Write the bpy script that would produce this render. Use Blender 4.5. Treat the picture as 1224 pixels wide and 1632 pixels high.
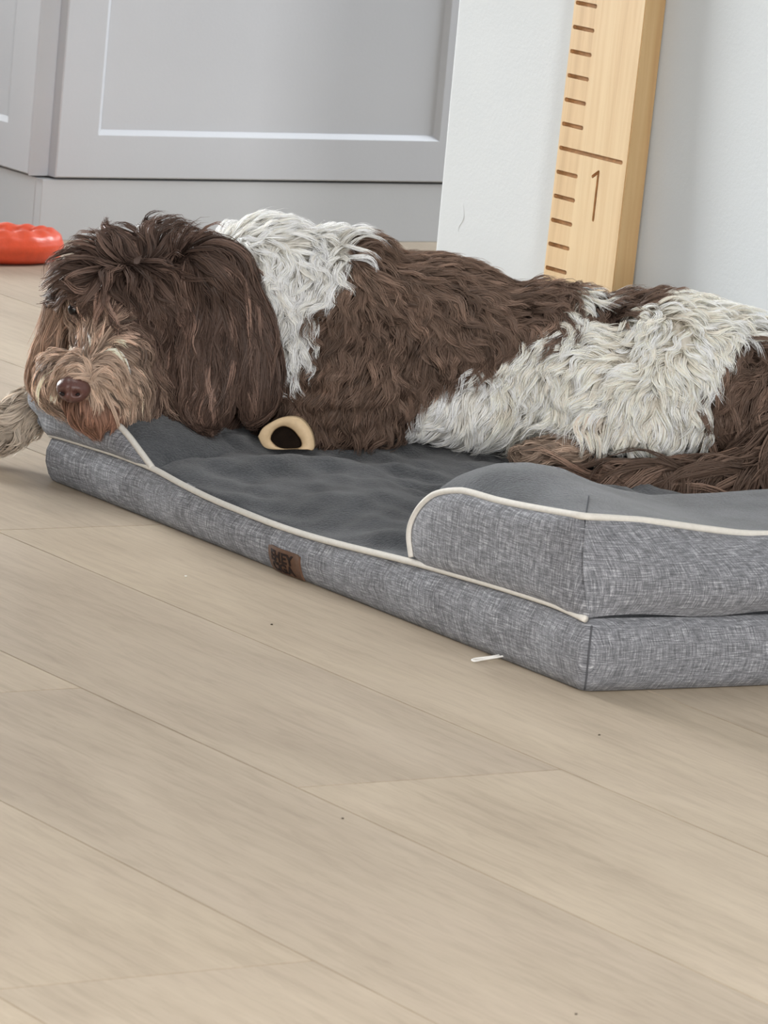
import bpy, bmesh, math, random
import numpy as np
from mathutils import Vector, Matrix
from mathutils.bvhtree import BVHTree

for o in list(bpy.data.objects):
    bpy.data.objects.remove(o)
SC = bpy.context.scene
COL = SC.collection
random.seed(4)
RNG = np.random.default_rng(11)

# ------------------------------------------------------------------ camera
F_PX, YAW, PITCH, ROLL = 7935.78, 0.5996, 0.1830, 0.0921
CAM = np.array([-2.3697, -3.1574, 0.8633])
W_PX, H_PX = 1224, 1632


def cam_basis():
    cy, sy, cp, sp = math.cos(YAW), math.sin(YAW), math.cos(PITCH), math.sin(PITCH)
    fw = np.array([sy * cp, cy * cp, -sp])
    r = np.array([cy, -sy, 0.0])
    u = np.cross(r, fw)
    cr, sr = math.cos(ROLL), math.sin(ROLL)
    return fw, cr * r + sr * u, -sr * r + cr * u


FW, RT, UP = cam_basis()
cd = bpy.data.cameras.new('camera')
cam = bpy.data.objects.new('camera', cd)
COL.objects.link(cam)
M4 = Matrix(((RT[0], UP[0], -FW[0], CAM[0]), (RT[1], UP[1], -FW[1], CAM[1]), (RT[2], UP[2], -FW[2], CAM[2]), (0, 0, 0, 1)))
cam.matrix_world = M4
cd.sensor_width = 36
cd.sensor_fit = 'AUTO'
cd.lens = F_PX / H_PX * 36
cd.clip_start = 0.05
cd.dof.use_dof = True
cd.dof.focus_distance = 4.55
cd.dof.aperture_fstop = 36
SC.camera = cam

# ------------------------------------------------------------------ world and light
world = bpy.data.worlds.new('room_light')
SC.world = world
world.use_nodes = True
bg = world.node_tree.nodes['Background']
bg.inputs[0].default_value = (0.88, 0.93, 1.0, 1)
bg.inputs[1].default_value = 0.19


def area(name, loc, target, sx, sy, power, col, spread=180):
    l = bpy.data.lights.new(name, 'AREA')
    l.shape = 'RECTANGLE'
    l.spread = math.radians(spread)
    l.size, l.size_y, l.energy, l.color = sx, sy, power, col
    o = bpy.data.objects.new(name, l)
    o.location = loc
    o.rotation_euler = (Vector(target) - Vector(loc)).to_track_quat('-Z', 'Y').to_euler()
    COL.objects.link(o)
    return o


area('window_daylight', (-0.42, 4.9, 1.15), (0.05, 0.7, 0.2), 1.0, 1.3, 23, (0.96, 0.985, 1.0), 46)
area('patio_daylight', (-2.8, -6.3, 1.45), (0.3, 0.7, 0.2), 0.9, 1.7, 225, (1.0, 0.99, 0.98))
area('near_fill', (-2.7, -2.1, 1.7), (-1.0, -1.35, 0.0), 1.0, 1.0, 22, (1.0, 0.98, 0.95), 76)  # added fill that brightens the near floor and the bed front
area('hall_daylight', (3.6, 1.75, 1.9), (0.7, 2.2, 0.1), 0.9, 1.6, 95, (0.90, 0.95, 1.0))
area('ceiling_daylight', (0.3, 1.4, 2.7), (0.3, 0.8, 0), 1.4, 1.4, 22, (1.0, 0.99, 0.97))
vs = SC.view_settings
vs.view_transform = 'Standard'
vs.look = 'None'
vs.gamma = 1
vs.use_curve_mapping = False
vs.exposure = 0.12


# ------------------------------------------------------------------ helpers
def srgb(r, g, b):
    f = lambda c: (c / 255 / 12.92) if c / 255 <= 0.04045 else ((c / 255 + 0.055) / 1.055) ** 2.4
    return (f(r), f(g), f(b), 1)


def at(px, py, d):
    """pixel + depth (m) behind the vertical plane where the dog meets the bed."""
    D = np.array([math.sin(YAW), math.cos(YAW), 0])
    dr = FW + (px - W_PX / 2) / F_PX * RT - (py - H_PX / 2) / F_PX * UP
    t = ((0.72 + d) - CAM @ D) / (dr @ D)
    return CAM + t * dr


def ground(px, py, z=0.0):
    dr = FW + (px - W_PX / 2) / F_PX * RT - (py - H_PX / 2) / F_PX * UP
    return CAM + (z - CAM[2]) / dr[2] * dr


def to_px(P):
    d = np.asarray(P) - CAM
    z = d @ FW
    return np.stack([W_PX / 2 + F_PX * (d @ RT) / z, H_PX / 2 - F_PX * (d @ UP) / z], -1)


def empty(name, loc, label=None, cat=None, group=None):
    o = bpy.data.objects.new(name, None)
    o.location = loc
    o.empty_display_size = 0.05
    COL.objects.link(o)
    tag(o, label, cat, group)
    return o


def tag(o, label=None, cat=None, group=None, kind=None):
    if label: o['label'] = label
    if cat: o['category'] = cat
    if group: o['group'] = group
    if kind: o['kind'] = kind
    return o


def link(name, me, mat=None, parent=None):
    o = bpy.data.objects.new(name, me)
    COL.objects.link(o)
    if mat is not None and not me.materials:
        me.materials.append(mat)
    if parent is not None:
        o.parent = parent
        p = parent
        off = Vector((0, 0, 0))
        while p is not None:
            off += p.location
            p = p.parent
        o.location = -off          # parts are modelled in world coordinates
    return o


def mesh(name, verts, faces, mat=None, parent=None, smooth=True):
    me = bpy.data.meshes.new(name)
    me.from_pydata([tuple(map(float, v)) for v in verts], [], [tuple(int(i) for i in f) for f in faces])
    me.update()
    bm = bmesh.new(); bm.from_mesh(me)
    bmesh.ops.recalc_face_normals(bm, faces=bm.faces)
    bm.to_mesh(me); bm.free()
    me.polygons.foreach_set('use_smooth', [smooth] * len(me.polygons))
    return link(name, me, mat, parent)


def box_bm(lo, hi, bev=0.0, seg=2):
    bm = bmesh.new()
    bmesh.ops.create_cube(bm, size=1)
    for v in bm.verts:
        for i in range(3):
            v.co[i] = lo[i] + (v.co[i] + 0.5) * (hi[i] - lo[i])
    if bev:
        bmesh.ops.bevel(bm, geom=bm.edges[:], offset=bev, segments=seg, affect='EDGES', profile=0.6)
    return bm


def box(name, lo, hi, mat, parent=None, bev=0.002):
    bm = box_bm(lo, hi, bev)
    me = bpy.data.meshes.new(name)
    bm.to_mesh(me); bm.free()
    return link(name, me, mat, parent)


def grid_faces(nu, nv, wrap_u=False):
    f = []
    for i in range(nu if wrap_u else nu - 1):
        for j in range(nv - 1):
            a, b = i * nv + j, ((i + 1) % nu) * nv + j
            f.append((a, b, b + 1, a + 1))
    return f


def tube(name, pts, rad, mat, parent=None, n=10, closed=False):
    pts = [Vector(p) for p in pts]
    N = len(pts)
    rads = rad if hasattr(rad, '__len__') else [rad] * N
    verts, faces = [], []
    prev = None
    for i, p in enumerate(pts):
        a = pts[(i - 1) % N] if (closed or i > 0) else p
        b = pts[(i + 1) % N] if (closed or i < N - 1) else p
        t = (b - a).normalized()
        if prev is None:
            prev = t.orthogonal().normalized()
        nrm = (prev - t * prev.dot(t)).normalized()
        prev = nrm
        bn = t.cross(nrm)
        for k in range(n):
            an = 2 * math.pi * k / n
            verts.append(p + (nrm * math.cos(an) + bn * math.sin(an)) * rads[i])
    for i in range(N if closed else N - 1):
        for k in range(n):
            a, b = i * n, ((i + 1) % N) * n
            faces.append((a + k, a + (k + 1) % n, b + (k + 1) % n, b + k))
    if not closed:
        faces.append(tuple(range(n)))
        faces.append(tuple((N - 1) * n + k for k in range(n)))
    return mesh(name, verts, faces, mat, parent)


def interp(x, xs, ys):
    return np.interp(x, xs, ys)


def smooth_path(pts, n):
    """Catmull-Rom through points, n samples."""
    P = [np.array(p, float) for p in pts]
    P = [2 * P[0] - P[1]] + P + [2 * P[-1] - P[-2]]
    out = []
    m = len(P) - 3
    for k in range(n):
        s = k / (n - 1) * m
        i = min(int(s), m - 1)
        t = s - i
        a, b, c, d = P[i:i + 4]
        out.append(0.5 * ((2 * b) + (c - a) * t + (2 * a - 5 * b + 4 * c - d) * t * t + (3 * b - a - 3 * c + d) * t ** 3))
    return np.array(out)


# ------------------------------------------------------------------ materials
class Mat:
    def __init__(self, name):
        self.m = bpy.data.materials.new(name)
        self.m.use_nodes = True
        self.nt = self.m.node_tree
        self.b = self.nt.nodes['Principled BSDF']

    def n(self, t, **kw):
        nd = self.nt.nodes.new(t)
        for k, v in kw.items():
            if isinstance(k, str) and hasattr(nd, k):
                setattr(nd, k, v)
            else:
                nd.inputs[k].default_value = v
        return nd

    def l(self, a, b):
        self.nt.links.new(a, b)

    def coords(self, scale=(1, 1, 1), rot=(0, 0, 0), src='Object', loc=(0, 0, 0)):
        tc = self.n('ShaderNodeTexCoord')
        mp = self.n('ShaderNodeMapping')
        mp.inputs['Scale'].default_value = scale
        mp.inputs['Rotation'].default_value = rot
        mp.inputs['Location'].default_value = loc
        self.l(tc.outputs[src], mp.inputs['Vector'])
        return mp.outputs[0]

    def noise(self, vec, scale=5, detail=4, rough=0.5, dist=0.0):
        nd = self.n('ShaderNodeTexNoise')
        nd.inputs['Scale'].default_value = scale
        nd.inputs['Detail'].default_value = detail
        nd.inputs['Roughness'].default_value = rough
        nd.inputs['Distortion'].default_value = dist
        self.l(vec, nd.inputs['Vector'])
        return nd.outputs['Fac']

    def ramp(self, fac, stops):
        r = self.n('ShaderNodeValToRGB')
        cr = r.color_ramp
        while len(cr.elements) < len(stops):
            cr.elements.new(0.5)
        for e, (p, c) in zip(cr.elements, stops):
            e.position, e.color = p, c
        self.l(fac, r.inputs[0])
        return r.outputs[0]

    def mix(self, fac, a, b, mode='MIX'):
        m = self.n('ShaderNodeMix', data_type='RGBA', blend_type=mode)
        for s, v in ((0, fac), (6, a), (7, b)):
            if hasattr(v, 'links') or hasattr(v, 'is_linked'):
                self.l(v, m.inputs[s])
            else:
                m.inputs[s].default_value = v
        return m.outputs[2]

    def math(self, op, a, b=0.0):
        m = self.n('ShaderNodeMath', operation=op)
        for i, v in enumerate((a, b)):
            if hasattr(v, 'is_linked'):
                self.l(v, m.inputs[i])
            else:
                m.inputs[i].default_value = v
        return m.outputs[0]

    def bump(self, h, dist=0.001, strength=0.4):
        b = self.n('ShaderNodeBump')
        b.inputs['Distance'].default_value = dist
        b.inputs['Strength'].default_value = strength
        self.l(h, b.inputs['Height'])
        self.l(b.outputs[0], self.b.inputs['Normal'])

    def set(self, **kw):
        for k, v in kw.items():
            k = {'rough': 'Roughness', 'spec': 'Specular IOR Level', 'base': 'Base Color', 'sheen': 'Sheen Weight', 'sheenr': 'Sheen Roughness', 'coat': 'Coat Weight', 'sss': 'Subsurface Weight'}[k]
            if hasattr(v, 'is_linked'):
                self.l(v, self.b.inputs[k])
            else:
                self.b.inputs[k].default_value = v
        return self


def mat_paint(name, c, rough=0.5, bumpd=0.0004, var=0.03):
    M = Mat(name)
    v = M.coords((1, 1, 1))
    n1 = M.noise(v, 3, 3)
    c2 = tuple(x * (1 - 2 * var) for x in c[:3]) + (1,)
    M.set(base=M.ramp(n1, [(0.3, c2), (0.7, c)]), rough=rough, spec=0.35)
    M.bump(M.noise(v, 260, 3, 0.6), bumpd, 0.25)
    return M.m


def mat_floor():
    M = Mat('pale_oak_plank')
    info = M.n('ShaderNodeObjectInfo')
    rnd = info.outputs['Random']
    tc = M.n('ShaderNodeTexCoord')
    off = M.n('ShaderNodeVectorMath', operation='MULTIPLY_ADD')
    cmb = M.n('ShaderNodeCombineXYZ')
    M.l(rnd, cmb.inputs[0]); M.l(rnd, cmb.inputs[1])
    off.inputs[1].default_value = (37, 61, 0)
    M.l(cmb.outputs[0], off.inputs[0]); M.l(tc.outputs['Object'], off.inputs[2])

    def mp(sx, sy):
        m = M.n('ShaderNodeMapping')
        m.inputs['Scale'].default_value = (sx, sy, 1)
        M.l(off.outputs[0], m.inputs[0])
        return m.outputs[0]
    big = M.noise(mp(10, 3.0), 1.0, 4, 0.55, 0.8)
    grain = M.noise(mp(120, 12), 1.0, 5, 0.62, 1.4)
    # cathedral figure: warped long rings
    wv = M.n('ShaderNodeTexWave', wave_type='BANDS', bands_direction='X')
    wv.inputs['Scale'].default_value = 1.0
    wv.inputs['Distortion'].default_value = 9.0
    wv.inputs['Detail'].default_value = 2.5
    wv.inputs['Detail Scale'].default_value = 0.7
    M.l(mp(14, 1.1), wv.inputs[0])
    base = M.ramp(big, [(0.30, srgb(166, 152, 135)), (0.55, srgb(180, 166, 148)), (0.75, srgb(190, 176, 158))])
    c1 = M.mix(0.16, base, M.ramp(grain, [(0.36, srgb(150, 134, 114)), (0.52, srgb(205, 190, 168)), (0.7, srgb(226, 213, 194))]))
    c2 = M.mix(0.07, c1, M.ramp(wv.outputs['Fac'], [(0.1, srgb(160, 143, 122)), (0.6, srgb(206, 191, 170))]))
    tint = M.ramp(rnd, [(0, srgb(242, 240, 238)), (1, srgb(255, 253, 248))])
    M.set(base=M.mix(1.0, c2, tint, 'MULTIPLY'), rough=0.46, spec=0.26)
    M.bump(grain, 0.0003, 0.25)
    return M.m


def mat_linen():
    M = Mat('grey_linen_weave')
    tc = M.n('ShaderNodeTexCoord')
    sep = M.n('ShaderNodeSeparateXYZ')
    M.l(tc.outputs['Object'], sep.inputs[0])
    u = M.math('ADD', sep.outputs[0], M.math('MULTIPLY', sep.outputs[1], 0.93))

    def n2(su, sv, det=3):
        c = M.n('ShaderNodeCombineXYZ')
        M.l(M.math('MULTIPLY', u, su), c.inputs[0])
        M.l(M.math('MULTIPLY', sep.outputs[2], sv), c.inputs[1])
        M.l(M.math('MULTIPLY', sep.outputs[1], 3.0), c.inputs[2])
        return M.noise(c.outputs[0], 1.0, det, 0.65)
    vert = n2(950, 75)
    hor = n2(80, 950)
    fine = n2(1500, 1500, 1)
    s = M.math('ADD', M.math('MULTIPLY', vert, 0.5), M.math('MULTIPLY', hor, 0.5))
    s = M.math('ADD', s, M.math('MULTIPLY', M.math('SUBTRACT', fine, 0.5), 0.25))
    c = M.ramp(s, [(0.33, srgb(72, 73, 77)), (0.45, srgb(106, 107, 111)), (0.54, srgb(132, 133, 138)), (0.67, srgb(190, 191, 194))])
    M.set(base=c, rough=0.9, spec=0.15, sheen=0.15)
    M.bump(s, 0.0012, 0.7)
    return M.m


def mat_plush(name, c0, c1):
    M = Mat(name)
    v = M.coords()
    a = M.noise(v, 22, 4, 0.6)
    b = M.noise(v, 420, 3, 0.7)
    s = M.math('ADD', M.math('MULTIPLY', a, 0.6), M.math('MULTIPLY', b, 0.4))
    M.set(base=M.ramp(s, [(0.36, c0), (0.62, c1)]), rough=0.95, spec=0.08, sheen=0.25, sheenr=0.4)
    M.bump(b, 0.0025, 0.55)
    return M.m


def mat_pine(name='clear_pine', k=1.0):
    M = Mat(name)
    g = M.noise(M.coords((60, 60, 2.2)), 1.0, 5, 0.6, 0.8)
    b = M.noise(M.coords((14, 14, 0.9)), 1.0, 3, 0.5, 0.6)
    s = M.math('ADD', M.math('MULTIPLY', g, 0.5), M.math('MULTIPLY', b, 0.5))
    c = M.ramp(s, [(0.30, srgb(200, 162, 116)), (0.47, srgb(226, 193, 146)), (0.64, srgb(240, 214, 170))])
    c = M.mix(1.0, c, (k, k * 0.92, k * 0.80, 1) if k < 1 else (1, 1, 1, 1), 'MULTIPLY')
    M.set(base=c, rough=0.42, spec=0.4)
    M.bump(g, 0.0004, 0.2)
    return M.m


def mat_simple(name, c, rough=0.6, spec=0.4, var=0.12, scale=60, bumpd=0.0006, bs=None):
    M = Mat(name)
    v = M.coords()
    n = M.noise(v, scale, 4, 0.6)
    M.set(base=M.ramp(n, [(0.3, tuple(x * (1 - var) for x in c[:3]) + (1,)), (0.7, tuple(min(1, x * (1 + var)) for x in c[:3]) + (1,))]), rough=rough, spec=spec)
    M.bump(M.noise(v, bs or scale * 4, 3), bumpd, 0.4)
    return M.m


def mat_fur():
    M = Mat('dog_fur')
    a = M.n('ShaderNodeAttribute', attribute_name='tint')
    M.set(base=a.outputs['Color'], rough=0.5, spec=0.18)
    tr = M.n('ShaderNodeBsdfTranslucent')
    M.l(a.outputs['Color'], tr.inputs[0])
    mx = M.n('ShaderNodeMixShader')
    mx.inputs[0].default_value = 0.24
    M.l(M.b.outputs[0], mx.inputs[1]); M.l(tr.outputs[0], mx.inputs[2])
    M.l(mx.outputs[0], M.nt.nodes['Material Output'].inputs[0])
    return M.m


MT = dict(
    floor=mat_floor(), linen=mat_linen(),
    plush=mat_plush('grey_plush', srgb(58, 60, 63), srgb(88, 90, 93)),
    wall=mat_paint('white_wall_paint', srgb(220, 224, 225), 0.75, 0.0008),
    cab=mat_paint('grey_cabinet_paint', srgb(204, 206, 210), 0.42),
    cabside=mat_paint('grey_plinth_paint', srgb(204, 206, 208), 0.5),
    pine=mat_pine(), pine_edge=mat_pine('darker_pine_edge', 0.72), groove=mat_simple('routed_pine', srgb(188, 144, 98), 0.7, 0.2, 0.2, 120),
    cord=mat_simple('cream_piping', srgb(212, 208, 200), 0.8, 0.2, 0.05, 300),
    leather=mat_simple('brown_leather', srgb(98, 72, 56), 0.6, 0.3, 0.2, 160),
    ink=mat_simple('dark_embossing', srgb(38, 28, 26), 0.7, 0.2, 0.1),
    bone=mat_simple('dry_bone', srgb(206, 180, 144), 0.6, 0.35, 0.14, 55),
    marrow=mat_simple('dark_marrow', srgb(24, 16, 10), 0.8, 0.1, 0.3, 120),
    toy=mat_simple('orange_rubber', srgb(226, 84, 50), 0.33, 0.5, 0.08, 90),
    nose=mat_simple('brown_nose', srgb(92, 62, 56), 0.38, 0.5, 0.15, 500, 0.0006, 900),
    nostril=mat_simple('nostril', srgb(26, 15, 14), 0.6, 0.3),
    eye=mat_simple('dark_eye', srgb(14, 9, 8), 0.3, 0.4),
    thread=mat_simple('white_thread', srgb(235, 233, 228), 0.6, 0.3, 0.03),
    crumb=mat_simple('dark_crumb', srgb(70, 60, 50), 0.8, 0.2),
    fur=mat_fur(), seam=mat_simple('dark_seam', srgb(84, 85, 89), 0.9, 0.1), underlay=mat_simple('dark_underlay', srgb(70, 58, 46), 0.9, 0.1),
)

# ------------------------------------------------------------------ floor planks
floor = box('floor', (-2.6, -2.9, -0.05), (4.2, 5.2, -0.0125), MT['underlay'], None, 0)
tag(floor, 'pale oak plank floor running under the dog bed', None, None, 'structure')
PW = 0.2376
A1 = -0.175
PLANK_ME = {}


def plank(x0, y0, y1):
    key = round(y1 - y0, 3)
    if key not in PLANK_ME:
        bm = box_bm((0.0009, 0.0008, -0.012), (PW - 0.0009, key - 0.0008, 0), 0)
        me = bpy.data.meshes.new('plank'); bm.to_mesh(me); bm.free()
        me.materials.append(MT['floor'])
        PLANK_ME[key] = me
    o = bpy.data.objects.new('plank', PLANK_ME[key])
    COL.objects.link(o)
    o.parent = floor
    o.location = (x0, y0, 0)


PL = 1.52
butts = {0: -0.215, -2: -0.609, -1: -1.42, 1: -0.85, 2: 0.42 + 1.4, -3: -1.05, 3: 0.9}
for k in range(-9, 16):
    # strip k lies between A1 + (k-1) * PW and A1 + k * PW
    b = butts.get(k, random.uniform(-1, 1))
    y = b
    while y > -2.85:
        y -= PL
    while y < 5.1:
        plank(A1 + (k - 1) * PW, y, y + PL)
        y += PL

# ------------------------------------------------------------------ wall, island
XW, YEND = 0.7173, 1.3058
wall = box('wall_right', (XW, -4.5, 0), (XW + 0.14, YEND, 2.5), MT['wall'], None, 0.003)
tag(wall, 'plain white painted wall behind the dog bed', None, None, 'structure')
# small scuff in the paint
sc_pts = [(XW + 0.0001, y, z) for y, z in ((1.262, 0.214), (1.258, 0.204), (1.2585, 0.196), (1.265, 0.188), (1.2655, 0.182))]
tube('paint_scuff', smooth_path(sc_pts, 14), [0.0003 + 0.0003 * math.sin(math.pi * i / 13) for i in range(14)], MT['wall'], wall, 6)

Y0 = 2.3516
isl = empty('kitchen_island', (1.4, 2.75, 0), 'pale grey panelled kitchen cabinet with flat plinth beyond the dog', 'cabinet')
CX0, CX1, CY0, CY1 = 0.822, 2.60, Y0 + 0.020, 3.35
box('carcass', (CX0, CY0, 0.081), (CX1, CY1, 0.86), MT['cab'], isl, 0.0025)
box('worktop', (CX0 - 0.03, CY0 - 0.05, 0.86), (CX1 + 0.03, CY1 + 0.03, 0.90), MT['cab'], isl, 0.004)
box('plinth', (CX0 + 0.0005, Y0 + 0.003, 0), (CX1, Y0 + 0.020, 0.0788), MT['cabside'], isl, 0.001)
box('plinth', (CX0, Y0 + 0.0203, 0), (CX0 + 0.016, CY1, 0.0788), MT['cabside'], isl, 0.001)


def shaker_door(u0, u1, z0, z1, su, sz, origin, du, dn, parent, T=0.02, rec=0.006, bev=0.0075):
    """framed door: outer slab with a recessed centre and sloped inner moulding"""
    du, dn = np.array(du, float), np.array(dn, float)
    O = np.array(origin, float)

    def pt(u, z, n):
        return O + du * u + np.array([0, 0, z]) + dn * n
    e = 0.0015
    rings = [[(u0, z0, -T), (u1, z0, -T), (u1, z1, -T), (u0, z1, -T)],
             [(u0, z0, -e), (u1, z0, -e), (u1, z1, -e), (u0, z1, -e)],
             [(u0 + e, z0 + e, 0), (u1 - e, z0 + e, 0), (u1 - e, z1 - e, 0), (u0 + e, z1 - e, 0)],
             [(u0 + su, z0 + sz, 0), (u1 - su, z0 + sz, 0), (u1 - su, z1 - sz, 0), (u0 + su, z1 - sz, 0)],
             [(u0 + su + bev, z0 + sz + bev, -rec), (u1 - su - bev, z0 + sz + bev, -rec), (u1 - su - bev, z1 - sz - bev, -rec), (u0 + su + bev, z1 - sz - bev, -rec)]]
    V = [pt(*c) for r in rings for c in r]
    Fc = [(0, 1, 2, 3)]
    for i in range(4):
        for k in range(4):
            Fc.append((i * 4 + k, i * 4 + (k + 1) % 4, i * 4 + 4 + (k + 1) % 4, i * 4 + 4 + k))
    d = mesh('door', V, Fc, MT['cab'], parent, smooth=False)
    i0 = rings[4]
    pv = [pt(i0[0][0], i0[0][1], -rec + 0.0004), pt(i0[1][0], i0[1][1], -rec + 0.0004), pt(i0[2][0], i0[2][1], -rec + 0.0004), pt(i0[3][0], i0[3][1], -rec + 0.0004),
          pt(i0[0][0], i0[0][1], -rec - 0.004), pt(i0[1][0], i0[1][1], -rec - 0.004), pt(i0[2][0], i0[2][1], -rec - 0.004), pt(i0[3][0], i0[3][1], -rec - 0.004)]
    mesh('door_panel', pv, [(0, 1, 2, 3), (7, 6, 5, 4), (0, 4, 5, 1), (1, 5, 6, 2), (2, 6, 7, 3), (3, 7, 4, 0)], MT['cab'], d, smooth=False)
    return d


shaker_door(0.839, 1.489, 0.082, 0.855, 0.0585, 0.0555, (0, Y0, 0), (1, 0, 0), (0, -1, 0), isl)
shaker_door(1.493, 2.143, 0.082, 0.855, 0.0585, 0.0555, (0, Y0, 0), (1, 0, 0), (0, -1, 0), isl)
shaker_door(2.372, 2.95, 0.083, 0.855, 0.062, 0.058, (CX0 - 0.012, 0, 0), (0, 1, 0), (-1, 0, 0), isl, T=0.012, rec=0.006)
box('corner_post', (CX0 - 0.012, Y0 + 0.0185, 0.0815), (0.837, Y0 + 0.0195, 0.858), MT['cab'], isl, 0.0003)

# ------------------------------------------------------------------ growth-chart ruler
LEAN = 0.0198
rul = empty('wooden_ruler', (0.684, 0.99, 0), 'tall pine growth chart ruler with routed inch marks leaning on the wall', 'ruler')


def ruler_pt(y, s, n):
    """y along the wall, s up the board, n out of its face (towards -x)"""
    x = 0.6812 + s * math.sin(LEAN) - n * math.cos(LEAN)
    return Vector((x, y, s * math.cos(LEAN) + n * math.sin(LEAN)))


YL, YR, RT_ = 1.0565, 0.932, 0.026
bm = box_bm((0, 0, 0), (1, 1, 1), 0)
for v in bm.verts:
    v.co = ruler_pt(YR + v.co.x * (YL - YR), 0.001 + v.co.y * 1.5, -RT_ * v.co.z)
bmesh.ops.recalc_face_normals(bm, faces=bm.faces)
bmesh.ops.bevel(bm, geom=bm.edges[:], offset=0.0012, segments=2, affect='EDGES')
me_board = bpy.data.meshes.new('board'); bm.to_mesh(me_board); bm.free()
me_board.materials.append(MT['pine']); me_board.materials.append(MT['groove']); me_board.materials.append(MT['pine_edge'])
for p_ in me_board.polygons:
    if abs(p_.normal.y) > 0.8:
        p_.material_index = 2  # side faces get a darker, more orange pine


def slot_bm(bm, pts, w, depth):
    """capsule shaped cutter along a polyline of (y, s)"""
    for (ya, sa), (yb, sb) in zip(pts[:-1], pts[1:]):
        d = Vector((yb - ya, sb - sa)); d.normalize()
        n = Vector((-d.y, d.x))
        loop = []
        for c, s0 in (((yb, sb), -90), ((ya, sa), 90)):
            for k in range(7):
                a = math.radians(s0 + k * 30)
                q = Vector(c) + (d * math.cos(a) + n * math.sin(a)) * w
                loop.append(q)
        lo = [bm.verts.new(ruler_pt(q.x, q.y, -depth)) for q in loop]
        hi = [bm.verts.new(ruler_pt(q.x, q.y, 0.004)) for q in loop]
        bm.faces.new(lo); bm.faces.new(hi)
        m = len(loop)
        for k in range(m):
            bm.faces.new((lo[k], lo[(k + 1) % m], hi[(k + 1) % m], hi[k]))


cut = bmesh.new()
for i in range(1, 58):
    s = i * 0.0254
    if i % 12 == 0:
        slot_bm(cut, [(YL - 0.0055, s), (YR + 0.010, s)], 0.0022, 0.004)
    else:
        slot_bm(cut, [(YL - 0.0055, s), (YL - 0.0055 - 0.034, s)], 0.0022, 0.004)
bmesh.ops.recalc_face_normals(cut, faces=cut.faces)
cut2 = bmesh.new()
y1 = YR + 0.0475
slot_bm(cut2, [(y1, 0.2895), (y1, 0.2395)], 0.0019, 0.004)
cut3 = bmesh.new()
slot_bm(cut3, [(y1, 0.2895), (y1 + 0.0095, 0.2835)], 0.0018, 0.0039)


def boolean(me, cutter):
    mc = bpy.data.meshes.new('cut'); bmesh.ops.recalc_face_normals(cutter, faces=cutter.faces)
    cutter.to_mesh(mc); cutter.free()
    mc.materials.append(MT['groove'])
    a = bpy.data.objects.new('a', me); b = bpy.data.objects.new('b', mc)
    COL.objects.link(a); COL.objects.link(b)
    md = a.modifiers.new('cut', 'BOOLEAN')
    md.operation, md.object, md.solver = 'DIFFERENCE', b, 'EXACT'
    md.material_mode = 'TRANSFER'
    dg = bpy.context.evaluated_depsgraph_get()
    out = bpy.data.meshes.new_from_object(a.evaluated_get(dg))
    bpy.data.objects.remove(a); bpy.data.objects.remove(b)
    return out


for c_ in (cut, cut2, cut3):
    me_board = boolean(me_board, c_)
me_board.name = 'board'
bo = link('board', me_board, None, rul)

# ------------------------------------------------------------------ dog bed
BL, BW = 0.882, 0.68
bed = empty('dog_bed', (0.34, 0.44, 0), 'grey linen and plush dog bed with cream piping and raised bolsters', 'dog bed')
PIP_Y = [0.0, 0.009, 0.040, 0.077, 0.132, 0.193, 0.251, 0.318, 0.368, 0.418, 0.471, 0.524, 0.579, 0.635, 0.687, 0.751, 0.822, 0.859, 0.89]
PIP_Z = [0.0595, 0.0600, 0.0625, 0.0615, 0.0595, 0.0565, 0.0535, 0.0485, 0.0448, 0.0418, 0.0402, 0.0405, 0.0412, 0.0442, 0.0492, 0.0492, 0.0468, 0.0455, 0.043]


def smoothz(y):
    return float(np.mean([np.interp(y + d, PIP_Y, PIP_Z) for d in np.linspace(-0.02, 0.02, 7)]))


# base: perimeter strip with rounded corners, bulging sides
per = []
R_C = 0.011


def arc(cx, cy, a0, a1, n=7):
    return [(cx + R_C * math.cos(math.radians(a0 + (a1 - a0) * i / n)), cy + R_C * math.sin(math.radians(a0 + (a1 - a0) * i / n))) for i in range(n + 1)]


per += [(0, BL - R_C - (BL - 2 * R_C) * i / 60) for i in range(61)][:-1]          # front, far to near
per += arc(R_C, R_C, 180, 270)
per += [(R_C + (BW - 2 * R_C) * i / 30, 0) for i in range(1, 30)]
per += arc(BW - R_C, R_C, 270, 360)
per += [(BW, R_C + (BL - 2 * R_C) * i / 40) for i in range(1, 40)]
per += arc(BW - R_C, BL - R_C, 0, 90)
per += [(BW - R_C - (BW - 2 * R_C) * i / 30, BL) for i in range(1, 30)]
per += arc(R_C, BL - R_C, 90, 180)
NP = len(per)


def ztop(x, y):
    w = max(0.0, min(1.0, 1 - x / 0.12))
    zf = smoothz(y)
    zb = 0.058 if y < 0.3 else 0.055
    return zf * w + zb * (1 - w)


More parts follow.
